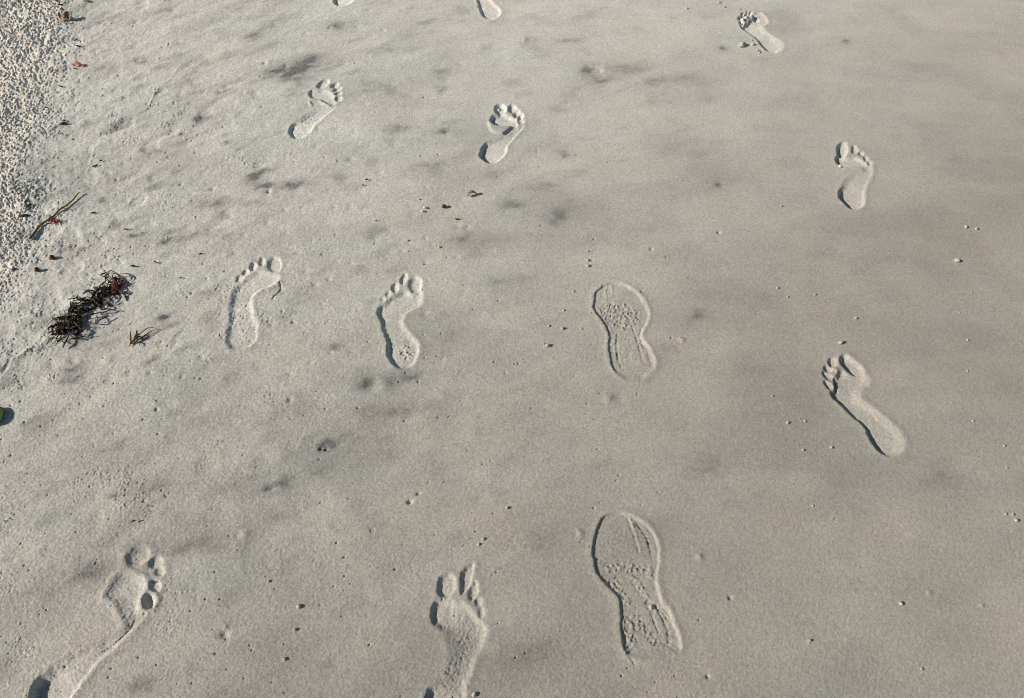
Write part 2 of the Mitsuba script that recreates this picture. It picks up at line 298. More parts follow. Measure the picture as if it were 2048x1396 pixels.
# ------------------------------------------------------------------ zones of the beach
BAND = on_sand(*np.array([(150, -260), (125, -120), (116, 0), (108, 60), (106, 110), (98, 150), (84, 195), (66, 255), (36, 305), (28, 350), (58, 395), (48, 430), (30, 485), (12, 530), (-14, 570), (-70, 625), (-160, 710), (-420, 850), (-1000, 1010), (-2600, 1200)]).T)
BAND_TREE = cKDTree(dense(BAND, 0.004, close=False)[0])
BAND_POLY = Polygon(np.vstack([BAND, [[-60, BAND[-1, 1]], [-60, 60], [BAND[0, 0] - 3, 60]]])).buffer(0)


def band_distance(x, y):
    """metres right of the edge of the coarse dry sand (negative inside it)"""
    d = BAND_TREE.query(np.stack([x, y], -1), workers=1)[0]
    return np.where(shapely.contains_xy(BAND_POLY, x, y), -d, d)


random.seed(5)
# small hollows, holes and mounds seen on the sand: (x, y, radius in pixels, height mm)
PITS = [(820, 1005, 4.5, -5), (838, 988, 4, -3), (580, 799, 6, -4), (1461, 1195, 4, -4), (1416, 1352, 3.5, -4), (450, 1268, 9, -4), (452, 1256, 5, 2), (313, 818, 4, -4), (312, 812, 8, 1.5), (768, 770, 17, 6), (742, 767, 14, -2.0), (850, 835, 42, 3.5), (1010, 850, 60, 4), (560, 912, 24, 3), (1060, 620, 50, 2), (690, 1010, 34, 2.5), (240, 1000, 40, 3), (300, 560, 30, 2),
        (540, 972, 9, -3), (560, 965, 14, 3), (1364, 680, 6, 3), (1158, 1066, 9, 3), (1152, 1068, 5, -2.5), (1399, 1113, 7, 3), (400, 236, 8, -3), (398, 234, 3, 3), (890, 261, 9, -2.5), (530, 127, 4, -5), (535, 126, 6, 2), (572, 132, 4, -4),
        (1200, 142, 4, -5), (1208, 138, 16, 4), (1180, 140, 14, -3), (1048, 80, 7, 4), (1044, 80, 3, -3), (537, 382, 4, -6), (550, 378, 16, 3), (520, 357, 18, -3), (590, 370, 14, -2.5), (665, 55, 16, 4), (660, 56, 4, -4), (361, 367, 4, -4), (232, 358, 3, -5),
        (960, 12, 5, -5), (1438, 465, 3, -5), (1303, 498, 3, -4), (1440, 368, 7, -3), (1216, 798, 9, 2.5), (1240, 800, 11, -1.2), (335, 632, 10, -2.5), (268, 470, 7, -2), (340, 460, 10, -2.5), (332, 480, 10, -2.5), (205, 400, 7, -2.5), (345, 20, 6, -3),
        (1295, 200, 14, 2), (490, 1072, 12, 2.5), (478, 1072, 7, -2), (745, 1062, 4, -3), (650, 893, 8, -3), (641, 898, 3, -5), (652, 900, 3, -5), (585, 642, 3, -4), (275, 120, 6, -3), (440, 184, 7, -2.5), (365, 265, 6, -2.5), (425, 376, 5, -3), (175, 550, 8, -2), (1965, 1210, 4, 2), (1860, 1185, 4, 2),
        (1620, 1281, 4, 2), (215, 720, 12, 3), (560, 600, 20, 1)]
for _ in range(370):                                   # pinholes left by air bubbles, thickest towards the lower left
    px = 1400 * random.random() ** 1.5
    py = 1396 * random.random() ** 0.75
    PITS.append((px, py, random.uniform(0.9, 1.7), -random.uniform(2.0, 5.0)))
for _ in range(250):                                   # soft dimples left by the backwash, upper left
    PITS.append((90 + 850 * random.random() ** 1.4, random.uniform(-60, 760), random.uniform(4, 9), -random.uniform(0.6, 2.1)))
for _ in range(60):                                    # and low mounds of sand
    PITS.append((random.uniform(0, 1250) ** 0.97, random.uniform(100, 1396), random.uniform(10, 24), random.uniform(0.6, 1.8)))
MOUNDS = [q for q in PITS if q[2] > 8]
PITS = [q for q in PITS if q[2] <= 8]
pit_c = on_sand([q[0] for q in PITS], [q[1] for q in PITS])
pit_r = np.array([q[2] for q in PITS]) * metres_per_pixel(pit_c[:, 1])
pit_h = np.array([q[3] for q in PITS]) * 1e-3
# faint raised trails and scratches
TRAILS = [([(362, 130), (340, 160), (310, 185), (298, 215), (255, 240), (246, 270)], 1.2, 3), ([(190, 295), (178, 330), (172, 350)], 1.0, 3), ([(120, 100), (135, 130)], -1.2, 3), 
          ([(1130, 216), (1200, 195), (1260, 172)], 1.0, 6), ([(1780, 540), (1830, 525), (1880, 512)], 0.8, 6), ([(940, 225), (860, 250)], 0.5, 6), ([(110, 640), (0, 760)], 1.0, 6), ([(60, 700), (10, 730)], 2, 6), ([(20, 720), (5, 745)], -2.5, 4)]
trail_data = []
for pts, h, w in TRAILS:
    d, _ = dense(on_sand(*np.array(pts).T), 0.002, close=False)
    trail_data.append((cKDTree(d), h * 1e-3, w * 1e-3, (*d.min(0), *d.max(0))))


def within(x, y, box, m):
    return np.nonzero((x > box[0] - m) & (x < box[2] + m) & (y > box[1] - m) & (y < box[3] + m))[0]


def sand_height(x, y, fine=1.0):
    """(height of the beach, index of the print's hollow or -1, distance from the coarse band)"""
    z = np.zeros_like(x)
    db = band_distance(x, y)
    db = db + 0.10 * (vfbm(x, y, 22, 61) - 0.5)
    coarse = sstep(0.14, -0.06, db)
    left = sstep(1.3, 0.1, db)
    # slow swells, and streaks combed by the backwash
    z += 0.016 * (vfbm(x, y, 1.6, 11) - 0.5)
    a, b = x + 0.4 * y, np.where(np.abs(x) < 3, y - 0.42 * x + 0.14 * x * x, y - 0.42 * x + 1.26)
    z += (0.0026 + 0.0035 * left) * (vfbm(a * 0.45, b, 9, 12) - 0.5)
    z += (0.0008 + 0.0030 * left) * (vfbm(a * 0.45, b, 30, 13) - 0.5)
    z -= 0.0030 * left * sstep(0.58, 0.85, vnoise(a * 0.7, b, 26, 34)) * sstep(0.35, 0.6, vnoise(x, y, 5, 35))      # shallow dimples
    lump = sstep(0.42, 0.02, db)
    z += 0.0034 * lump * (vfbm(x, y, 70, 14) - 0.5)
    # grain
    if fine == 0:
        return z + 0.010 * coarse * (vfbm(x, y, 60, 19) - 0.3), np.full(len(x), -1), db
    stip = sstep(0.52, 0.68, vfbm(x, y, 13, 15)) * sstep(0.40, 0.6, vnoise(x, y, 60, 16)) * (0.15 + left)
    z += (0.0005 + 0.0004 * left + 0.0018 * stip) * 1.35 * (grain(x, y, 380, 17) - 0.5)
    z += (0.0006 + 0.0005 * left) * 1.35 * (grain(x, y, 760, 18) - 0.5)
    # the coarse dry sand: clods a few millimetres across
    i = np.nonzero(coarse > 0)[0]
    if len(i):
        c1, c2 = 0.6 * vnoise(x[i], y[i], 290, 19) + 0.4 * vnoise(y[i] - 0.4 * x[i], x[i] + 0.4 * y[i], 190, 33), vnoise(x[i], y[i], 330, 20)
        z[i] += coarse[i] * (0.004 - 0.0041 * sstep(0.49, 0.74, c1) + 0.0030 * (c2 - 0.5) + 0.010 * (vfbm(x[i], y[i], 9, 21) - 0.5))
    near = np.nonzero(np.hypot(x, y - 1.2) < 4)[0]
    tree = cKDTree(pit_c)
    pts = np.stack([x, y], -1)
    for lo in range(0, len(near), 400000):
        k = near[lo:lo + 400000]
        d, j = tree.query(pts[k], k=4)
        for m in range(4):
            z[k] += pit_h[j[:, m]] * np.exp(-np.minimum((d[:, m] / pit_r[j[:, m]]) ** 2, 30))
    for px, py, r, h in MOUNDS:
        c = on_sand(px, py)
        r = r * metres_per_pixel(c[1])
        k = within(x, y, (c[0], c[1], c[0], c[1]), 3.2 * r)
        z[k] += h * 1e-3 * np.exp(-((x[k] - c[0]) ** 2 + (y[k] - c[1]) ** 2) / r**2)
    for tr, h, w, box in trail_data:
        k = within(x, y, box, 0.03)
        if len(k):
            z[k] += h * np.exp(-(tr.query(pts[k])[0] / w) ** 2) * (0.4 + 1.2 * vnoise(x[k], y[k], 90, 22))
    # the prints
    press, rims, which = np.zeros_like(x), np.zeros_like(x), np.full(len(x), -1)
    start = 0
    for q in prints:
        number = {id(hl): start + m for m, hl in enumerate(q.hollows)}
        start += len(q.hollows)
        for hl in [q.body] + [h for h in q.hollows if h not in q.body['parts']]:
            k = within(x, y, hl['box'], 0.03)
            if not len(k):
                continue
            wob = 0.0016 * (vnoise(x[k], y[k], 160, 23) - 0.5) + 0.0035 * (vnoise(x[k], y[k], 45, 24) - 0.5)
            d, j = hl['tree'].query(pts[k])
            s = np.where(shapely.contains_xy(hl['poly'], x[k], y[k]), d, -d) + wob
            side = 0.5 + 0.5 * hl['n'][j, 0]
            whole = hl is q.body
            wl, wr, rim = (hl['wl'][j], hl['wr'][j], hl['rim'][j]) if whole else (hl['wl'], hl['wr'], hl['rim'])
            members = hl['parts'] if whole else [hl]
            weight, deep = [], []
            for m in members:
                tilt = np.clip(0.5 - (x[k] - m['box'][0]) / (m['box'][2] - m['box'][0]), -0.5, 0.5)      # the foot rolls off its sunny side: floors rise to the right
                deep.append(m['d'] * (1.15 if q.key == 'shoe_print' else 1.0) * (1 + q.tilt * tilt))
                dm = m['tree'].query(pts[k])[0] if whole else d
                weight.append(np.exp(np.clip(np.where(shapely.contains_xy(m['poly'], x[k], y[k]), dm, -dm) / 0.009, -12, 3)))
            weight, deep = np.array(weight), np.array(deep)
            floor = (weight * deep).sum(0) / weight.sum(0)
            wall = wl * (1 - side) + wr * side + (0.025 * np.clip(-hl['n'][j, 1] - 0.45, 0, 1) if q.key == 'shoe_print' else 0)
            depth = floor * sstep(0, 1, (s + 0.0012) / wall) * (0.86 + 0.28 * vnoise(x[k], y[k], 30, 25))
            up = depth > press[k]
            both = np.minimum(depth, press[k])
            h = np.maximum(0.0025 - np.abs(depth - press[k]), 0) / 0.0025
            press[k] = np.maximum(press[k], depth) + h * h * 0.0006 * np.minimum(both / 0.002, 1)
            ids = np.array([number[id(m)] for m in members])[np.argmax(weight, 0)]
            sel = up & (s > 0.0004)
            which[k[sel]] = ids[sel]
            rims[k] = np.maximum(rims[k], rim * np.exp(-((s + 0.003) / 0.006) ** 2) * (s < 0.004) * sstep(-0.02, 0, s + 0.02))
    z += rims * (1 - sstep(0, 0.003, press)) - press
    k = np.nonzero(press > 0.0008)[0]
    z[k] += 0.0011 * sstep(0.0008, 0.004, press[k]) * (grain(x[k], y[k], 400, 29) - 0.5 + 0.6 * (grain(x[k], y[k], 180, 30) - 0.5))
    for q in prints:
        for tr, h, w, box in q.lines:
            k = within(x, y, box, 0.04)
            if len(k):
                z[k] += h * np.exp(-(tr.query(pts[k])[0] / w) ** 2) * (0.5 + vnoise(x[k], y[k], 120, 26))
        for c, rx, ry, h in q.blobs:
            k = within(x, y, (c[0], c[1], c[0], c[1]), 3 * max(rx, ry))
            z[k] += h * np.exp(-((x[k] - c[0]) / rx) ** 2 - ((y[k] - c[1]) / ry) ** 2)
        for pg, tr, amp, size, box in q.rough:
            k = within(x, y, box, 0.01)
            if len(k):
                s = np.where(shapely.contains_xy(pg, x[k], y[k]), tr.query(pts[k])[0], 0)
                z[k] += 0.62 * amp * sstep(0, 0.003, s) * (sstep(0.38, 0.72, vnoise(0.8 * x[k] + 0.6 * y[k], 0.8 * y[k] - 0.6 * x[k], 1.0 / size, 27)) + 0.8 * (grain(x[k], y[k], 1.7 / size, 28) - 0.5) - 0.4)
        for pg, tr, h, w, box in q.flaps:
            k = within(x, y, box, 0.01)
            if len(k):
                s = np.where(shapely.contains_xy(pg, x[k], y[k]), tr.query(pts[k])[0], 0)
                z[k] += h * sstep(0, w, s)
    return z, which, db


def sand_z(x, y):
    x, y = np.atleast_1d(np.asarray(x, float)), np.atleast_1d(np.asarray(y, float))
    return sand_height(x, y)[0]


# ------------------------------------------------------------------ materials
SAND, SAND_DARK = (0.336, 0.340, 0.332), (0.105, 0.115, 0.13)
# dark mineral patches: (x, y, rx, ry in pixels, strength)
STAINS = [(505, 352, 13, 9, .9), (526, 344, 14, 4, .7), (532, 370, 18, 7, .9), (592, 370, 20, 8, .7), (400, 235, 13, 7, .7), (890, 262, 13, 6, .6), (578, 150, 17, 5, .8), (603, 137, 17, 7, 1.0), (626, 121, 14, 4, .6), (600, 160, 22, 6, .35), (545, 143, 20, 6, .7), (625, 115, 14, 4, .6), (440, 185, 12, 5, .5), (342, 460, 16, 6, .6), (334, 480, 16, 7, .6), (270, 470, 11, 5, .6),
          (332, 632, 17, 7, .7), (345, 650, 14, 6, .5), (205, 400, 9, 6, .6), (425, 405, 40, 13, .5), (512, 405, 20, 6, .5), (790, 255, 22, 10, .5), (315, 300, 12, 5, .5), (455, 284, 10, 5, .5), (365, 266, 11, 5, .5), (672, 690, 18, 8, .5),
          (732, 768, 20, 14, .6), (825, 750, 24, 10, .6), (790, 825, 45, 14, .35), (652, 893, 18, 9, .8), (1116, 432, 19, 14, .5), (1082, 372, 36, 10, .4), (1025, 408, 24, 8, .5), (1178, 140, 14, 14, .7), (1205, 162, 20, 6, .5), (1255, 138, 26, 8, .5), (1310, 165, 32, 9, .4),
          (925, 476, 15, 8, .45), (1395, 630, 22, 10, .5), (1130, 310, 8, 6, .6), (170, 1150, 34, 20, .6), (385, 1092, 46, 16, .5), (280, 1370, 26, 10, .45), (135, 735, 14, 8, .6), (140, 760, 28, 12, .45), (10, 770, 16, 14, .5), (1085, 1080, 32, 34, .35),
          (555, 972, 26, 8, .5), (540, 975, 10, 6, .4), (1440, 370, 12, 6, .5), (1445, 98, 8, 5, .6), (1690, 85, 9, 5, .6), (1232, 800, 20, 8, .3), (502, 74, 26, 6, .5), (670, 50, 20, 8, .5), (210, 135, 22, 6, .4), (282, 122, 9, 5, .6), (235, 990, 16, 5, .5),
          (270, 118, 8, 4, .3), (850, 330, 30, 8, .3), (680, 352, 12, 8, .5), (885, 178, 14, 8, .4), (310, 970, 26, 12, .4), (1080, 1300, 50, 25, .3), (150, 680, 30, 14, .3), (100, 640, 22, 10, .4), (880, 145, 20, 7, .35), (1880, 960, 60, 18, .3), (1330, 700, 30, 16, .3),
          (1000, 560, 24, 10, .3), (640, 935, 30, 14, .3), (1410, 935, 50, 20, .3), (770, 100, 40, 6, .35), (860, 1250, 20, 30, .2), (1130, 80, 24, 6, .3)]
ST = []
for sx, sy, rx, ry, st in STAINS:
    c = on_sand(sx, sy)
    k = metres_per_pixel(c[1])
    ST.append((float(c[0]), float(c[1]), float(1 / (rx * k)), float(math.sin(math.atan2(CAM_H, c[1])) / (ry * k)), st))


def sand_colour(p, n, uv):
    x, y = mi.Float(p.x), mi.Float(p.y)
    a, b = x + 0.4 * y, y - 0.42 * x + 0.14 * x * x           # along and across the backwash streaks, which fan out
    m1, m2, m3 = fbm(a * 4.5, b * 8.0, 3.1, 4), fbm(a * 14, b * 26, 8.3, 3), fbm(a * 7, b * 11, 5.5, 3)
    spots = smoothstep(0.66, 0.86, noise(a * 22, b * 40, 2.5)) * (0.4 + 0.6 * noise(a * 60, b * 110, 4.5))
    dry = smoothstep(0.9, -1.5, x - 0.25 * y)
    tone = 0.42 * (dry - 0.15) * spots + 0.21 * smoothstep(0.45, 0.78, m1) + (0.08 + 0.30 * dry) * smoothstep(0.52, 0.82, m2)
    w1, w2 = fbm(x * 40, y * 40, 1.7, 3) - 0.5, fbm(x * 40, y * 40, 6.7, 3) - 0.5
    ragged = fbm(a * 60, b * 85, 1.7, 3)
    xs, ys = x + 0.035 * w1, y + 0.030 * w2
    stain = mi.Float(0)
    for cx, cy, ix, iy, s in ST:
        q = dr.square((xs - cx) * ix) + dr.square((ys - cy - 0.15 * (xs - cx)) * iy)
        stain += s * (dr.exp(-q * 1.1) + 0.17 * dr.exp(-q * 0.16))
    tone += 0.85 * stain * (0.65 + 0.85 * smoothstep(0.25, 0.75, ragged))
    # paler up the beach and left: dryness, plus backscatter and grazing light painted in
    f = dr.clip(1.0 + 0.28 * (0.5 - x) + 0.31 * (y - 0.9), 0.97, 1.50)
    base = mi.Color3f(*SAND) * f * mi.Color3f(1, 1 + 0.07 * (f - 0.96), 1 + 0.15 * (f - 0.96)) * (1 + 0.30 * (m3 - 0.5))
    warm, green = fbm(x * 6 + 9, y * 10, 2.2, 2) - 0.5, fbm(x * 6 + 3, y * 10, 7.2, 2) - 0.5
    base = base * mi.Color3f(1 + 0.045 * warm - 0.045 * green, 1 + 0.03 * green, 1 - 0.03 * warm + 0.01 * green)
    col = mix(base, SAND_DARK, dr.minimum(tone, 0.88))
    g = noise(x * 700, y * 700) * 0.5 + noise(x * 330, y * 330, 4) * 0.5
    speck = smoothstep(0.90, 0.97, noise(x * 700 + 31, y * 700))
    amp = 0.42 + 0.26 * dry
    return col * (1 - 0.5 * amp * 1.04 + amp * g) * (1 - 0.45 * speck)


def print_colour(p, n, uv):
    return sand_colour(p, n, uv) * 1.14                       # pressed sand a little paler, plus the light on its sunward floor painted in


def coarse_colour(p, n, uv):
    x, y = mi.Float(p.x), mi.Float(p.y)
    m = fbm(x * 6, y * 9, 2.2, 3)
    g = noise(x * 420, y * 420)
    return mix((0.57, 0.575, 0.56), (0.41, 0.42, 0.43), smoothstep(0.45, 0.75, m) * 0.8) * (0.75 + 0.5 * g)


def matte(colour, rough=0.9, spec=0.25):
    return {'type': 'twosided', 'm': {'type': 'principled', 'base_color': colour, 'roughness': rough, 'specular': spec}}


def rgb(*c):
    return {'type': 'rgb', 'value': list(c)}


def speckled(c1, c2, s):
    return mikit.proc(lambda p, n, uv: mix(c1, c2, smoothstep(0.35, 0.7, fbm(p.x * s, p.y * s, p.z * s, 2))))


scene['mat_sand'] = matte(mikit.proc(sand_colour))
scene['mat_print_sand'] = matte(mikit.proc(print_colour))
scene['mat_coarse_sand'] = matte(mikit.proc(coarse_colour))
scene['mat_pellet'] = matte(speckled((0.34, 0.32, 0.285), (0.50, 0.475, 0.42), 500))
scene['mat_shell_white'] = matte(speckled((0.62, 0.59, 0.53), (0.75, 0.72, 0.66), 300), 0.5, 0.4)
scene['mat_debris'] = matte(speckled((0.012, 0.010, 0.008), (0.05, 0.035, 0.022), 400), 0.6, 0.4)
scene['mat_seaweed'] = matte(speckled((0.006, 0.005, 0.003), (0.026, 0.016, 0.007), 260), 0.55, 0.25)
scene['mat_seaweed_olive'] = matte(speckled((0.05, 0.035, 0.010), (0.10, 0.068, 0.022), 260), 0.5, 0.3)
scene['mat_red_weed'] = matte(speckled((0.11, 0.010, 0.014), (0.32, 0.055, 0.070), 420), 0.5, 0.4)
scene['mat_stem'] = matte(speckled((0.075, 0.060, 0.014), (0.20, 0.145, 0.045), 90), 0.45, 0.4)
scene['mat_seed'] = matte(speckled((0.030, 0.009, 0.004), (0.090, 0.026, 0.009), 300), 0.25, 0.5)
scene['mat_brown_leaf'] = matte(speckled((0.10, 0.055, 0.04), (0.27, 0.18, 0.135), 350), 0.6, 0.3)
scene['mat_rust_leaf'] = matte(speckled((0.20, 0.065, 0.035), (0.33, 0.15, 0.09), 300), 0.6, 0.3)
scene['mat_green_leaf'] = matte(speckled((0.014, 0.030, 0.003), (0.035, 0.058, 0.004), 120), 0.4, 0.5)
scene['mat_shell_brown'] = matte(speckled((0.13, 0.085, 0.065), (0.24, 0.175, 0.14), 300), 0.45, 0.4)


def part(key, mesh, mat, smooth=40):
    scene[key] = mikit.ply(mesh, mat, smooth)


used = {}


def numbered(name):
    n = used.get(name, 0)
    used[name] = n + 1
    return name + (f'_{n:03d}' if n else '')


# ------------------------------------------------------------------ the beach: one height field, cut into the open sand, the coarse sand and the prints
NC, NR = 1400, 890
vv = np.linspace(1500, -130, NR)                       # rows get finer towards the viewer
ycol = on_sand(np.full(NR, 1024.0), vv)[:, 1]
uu = np.linspace(-1.52, 1.12, NC)
X = uu[None, :] * (metres_per_pixel(ycol)[:, None] * 1024)
Y = np.repeat(ycol[:, None], NC, 1)
gx, gy = X.ravel(), Y.ravel()
gz, which, gdb = sand_height(gx, gy)
V = np.stack([gx, gy, gz], -1)
idx = np.arange(NR * NC).reshape(NR, NC)
q00, q01, q10, q11 = idx[:-1, :-1].ravel(), idx[:-1, 1:].ravel(), idx[1:, :-1].ravel(), idx[1:, 1:].ravel()
F = np.vstack([np.stack([q00, q01, q11], -1), np.stack([q00, q11, q10], -1)])
# rings of open beach round it, out to the horizon
loop = np.concatenate([idx[0, :], idx[1:, -1], idx[-1, -2::-1], idx[-2:0:-1, 0]])
centre = np.array([0, 1.3])
prev, outer, outer_db, base = loop, [], [], len(V)
for k, f in enumerate(list(1.008 ** np.arange(1, 36)) + [1.36, 1.42, 1.5, 1.65, 1.9, 2.3, 3, 4.5, 10, 40, 300]):
    r = centre + (V[loop, :2] - centre) * f
    z, _, d = sand_height(r[:, 0], r[:, 1], fine=0)
    z *= 1 if f < 3 else 0
    outer_db.append(d)
    cur = base + np.arange(len(loop))
    base += len(loop)
    outer.append(np.column_stack([r, z]))
    F = np.vstack([F, np.stack([prev, cur, np.roll(cur, -1)], -1), np.stack([prev, np.roll(cur, -1), np.roll(prev, -1)], -1)])
    prev = cur
V = np.vstack([V] + outer)
which = np.concatenate([which, np.full(len(V) - len(which), -1)])
gdb = np.concatenate([gdb] + outer_db)
fn = np.cross(V[F[:, 1]] - V[F[:, 0]], V[F[:, 2]] - V[F[:, 0]])
flip = fn[:, 2] < 0
F[flip] = F[flip][:, ::-1]
fn[flip] *= -1
N = np.zeros_like(V)
for k in range(3):
    for c in range(3):
        N[:, c] += np.bincount(F[:, k], fn[:, c], len(V))
N /= np.linalg.norm(N, axis=1, keepdims=True)


def piece(key, faces, mat):
    ids, inv = np.unique(faces, return_inverse=True)
    path = meshkit.write_ply((V[ids], inv.reshape(-1, 3)), normals=N[ids])
    scene[key] = {'type': 'ply', 'filename': path, 'face_normals': False, 'bsdf': {'type': 'ref', 'id': mat}}


fw = np.sort(which[F], axis=1)[:, 1]
coarse_face = (fw < 0) & (np.median(gdb[F], axis=1) < 0)
piece('sand', F[(fw < 0) & ~coarse_face], 'mat_sand')
labels['sand'] = {'label': 'damp grey-beige beach sand with dark mineral streaks', 'category': 'sand', 'kind': 'structure'}
piece('coarse_sand', F[coarse_face], 'mat_coarse_sand')
labels['coarse_sand'] = {'label': 'pale coarse dry sand along the upper left edge', 'category': 'sand', 'kind': 'structure'}
n = 0
for q in prints:
    labels[q.name] = {'label': q.label, 'category': 'footprint' if q.key == 'bare_footprint' else 'shoe print', 'group': q.group}
    ids = {}
    for hl in q.hollows:
        ids.setdefault(hl['part'] if hl['part'] != 'toe' else ('toe', n), []).append(n)
        n += 1
    t = 0
    for nm, members in ids.items():
        f = F[np.isin(fw, members)]
        if len(f) < 6:
            continue
        if isinstance(nm, tuple):
            nm = 'toe' + (f'_{t:03d}' if t else '')
            t += 1
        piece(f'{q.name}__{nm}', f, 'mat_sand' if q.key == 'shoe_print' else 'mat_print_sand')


# ------------------------------------------------------------------ small things lying on the sand
def lump(seed, r, squash=(1, 1, 0.75), rough=0.25, sub=2):
    m = trimesh.creation.icosphere(sub, 1.0)
    v = m.vertices
    k = 1 + rough * 2 * (meshkit.fbm(v * 1.3 + seed * 7.1, 2, seed) - 0.5)
    m.vertices = v * k[:, None] * np.asarray(squash) * r
    return m


def tube(pts, rad, sides=6):
    """closed tube along a polyline"""
    p = np.asarray(pts, float)
    t = np.gradient(p, axis=0)
    t /= np.linalg.norm(t, axis=1, keepdims=True) + 1e-12
    a = np.cross(t, [0.13, 0.21, 0.97])
    a /= np.linalg.norm(a, axis=1, keepdims=True) + 1e-12
    b = np.cross(t, a)
    ang = np.arange(sides) * 2 * np.pi / sides
    r = np.broadcast_to(rad, (len(p),))[:, None, None]
    v = (p[:, None] + r * (np.cos(ang)[None, :, None] * a[:, None] + np.sin(ang)[None, :, None] * b[:, None])).reshape(-1, 3)
    i, j = np.meshgrid(np.arange(len(p) - 1), np.arange(sides), indexing='ij')
    q = np.stack([i * sides + j, i * sides + (j + 1) % sides, (i + 1) * sides + (j + 1) % sides, (i + 1) * sides + j], -1).reshape(-1, 4)
    f = np.vstack([q[:, [0, 1, 2]], q[:, [0, 2, 3]]])
    caps = [[len(v), (k + 1) % sides, k] for k in range(sides)] + [[len(v) + 1, (len(p) - 1) * sides + k, (len(p) - 1) * sides + (k + 1) % sides] for k in range(sides)]
    return trimesh.Trimesh(np.vstack([v, p[:1], p[-1:]]), np.vstack([f, caps]), process=False)


def spline(pts, n=6):
    p = np.asarray(pts, float)
    if len(p) < 3:
        t = np.linspace(0, 1, n + 1)[:, None]
        return p[0] * (1 - t) + p[-1] * t
    p = np.vstack([2 * p[0] - p[1], p, 2 * p[-1] - p[-2]])
    out = []
    for k in range(1, len(p) - 2):
        a, b, c, d = p[k - 1:k + 3]
        for t in np.arange(n) / n:
            out.append(0.5 * (2 * b + (c - a) * t + (2 * a - 5 * b + 4 * c - d) * t**2 + (3 * b - a - 3 * c + d) * t**3))
    return np.array(out + [p[-2]])


def blade(pts, widths, thick=0.0006, cup=0.0):
    """a leaf-like ribbon with thickness along a 3-D midline, cupped across by cup"""
    p = np.asarray(pts, float)
    t = np.gradient(p, axis=0)
    t /= np.linalg.norm(t, axis=1, keepdims=True)
    return p, t


# pellets and clods of sand: (x, y, radius in pixels) in groups that nothing but their place tells apart
ORD = ['highest', 'second highest', 'third highest', 'fourth highest', 'fifth highest', 'sixth highest', 'seventh highest', 'eighth highest', 'ninth highest', 'tenth highest']
PELLETS = {
    'at the far right, above the lowest right footprint': [(1931, 455, 4.5), (1952, 459, 4), (1945, 531, 2), (1943, 586, 2.5), (1934, 681, 3.5), (1894, 683, 2), (1918, 626, 2)],
    'at the right edge, beside the lowest right footprint': [(1934, 743, 3), (1945, 842, 3.5), (2008, 892, 3.5), (2014, 935, 3), (2012, 1027, 3.5), (2026, 1028, 4), (2033, 1040, 5.5)],
    'left of the lowest right footprint': [(1575, 845, 4.5), (1610, 842, 3.5), (1600, 837, 2), (1606, 900, 3.5), (1663, 895, 4), (1544, 792, 3), (1556, 811, 2), (1626, 1011, 3), (1666, 1036, 2.5), (1585, 967, 2)],
    'right of the upper shoe print': [(1555, 576, 3.5), (1575, 593, 3), (1630, 589, 3), (1711, 637, 4), (1562, 413, 3), (1360, 676, 2.5)],
    'above the upper shoe print': [(1176, 502, 3), (1176, 520, 4), (1175, 531, 5)],
    'left of the upper shoe print': [(1147, 581, 3), (1127, 620, 3.5), (1097, 652, 3.5), (1125, 657, 5), (1163, 658, 2.5), (1095, 692, 6), (1088, 688, 3), (1181, 625, 2.5)],
    'around the topmost right footprint': [(1437, 8, 4), (1449, 17, 3), (1373, 20, 3), (1478, 21, 2.5), (1457, 78, 2), (1503, 83, 2.5), (1514, 104, 4), (1518, 107, 3)],
    'below the white shell chips': [(815, 479, 3), (878, 492, 3.5), (815, 500, 2.5), (845, 525, 2.5)],
    'left of the splayed-toe footprint': [(538, 1164, 4), (598, 1214, 6), (590, 1260, 5), (569, 1319, 5), (565, 1289, 2.5)],
    'above the splayed-toe footprint': [(966, 1079, 4.5), (957, 1090, 4), (745, 1062, 3), (947, 1064, 2.5), (1014, 1017, 5)],
    'on the plain lower right sand': [(1802, 1206, 5.5), (1844, 1337, 4), (1772, 1050, 2), (1718, 1133, 2), (1620, 1280, 3)],
}
SINGLE = [(1914, 522, 5, 'largest round pale pellet at the far right, alone below a pellet pair', 1), (1681, 686, 5.0, 'oblong pale sand clod above the toes of the lowest right footprint', 1.6), (1679, 335, 3.2, 'small white pebble touching the ball of the middle right footprint', 1.2),
          (1484, 94, 6.8, 'largest jagged sand clod beside the topmost right footprint', 1.7), (1505, 92, 3.4, 'small sand clod between the jagged clod and the topmost right footprint', 1.3), (948, 1390, 4.5, 'sand pellet at the bottom frame edge beside the splayed-toe footprint', 1.1)]
sd = 0
for lab, spots in PELLETS.items():
    for (px, py, r) in spots:
        sd += 1
        c = on_sand(px, py)
        rm = r * metres_per_pixel(c[1]) * 0.72
        z = float(sand_z(*c)[0])
        key = numbered('sand_pellet')
        m = lump(sd, rm, (1.05, 0.9, 0.85), 0.3, 1 if r < 3 else 2)
        m.apply_transform(trimesh.transformations.rotation_matrix(sd * 1.7, [0, 0, 1]))
        m.apply_translation([c[0], c[1], z + rm * 0.55])
        part(key, m, 'mat_pellet', True)
        rank = sorted(q[1] for q in spots).index(py)
        labels[key] = {'label': f'{ORD[rank]} pale sand pellet {lab}', 'category': 'pellet', 'group': 'sand pellets ' + lab}
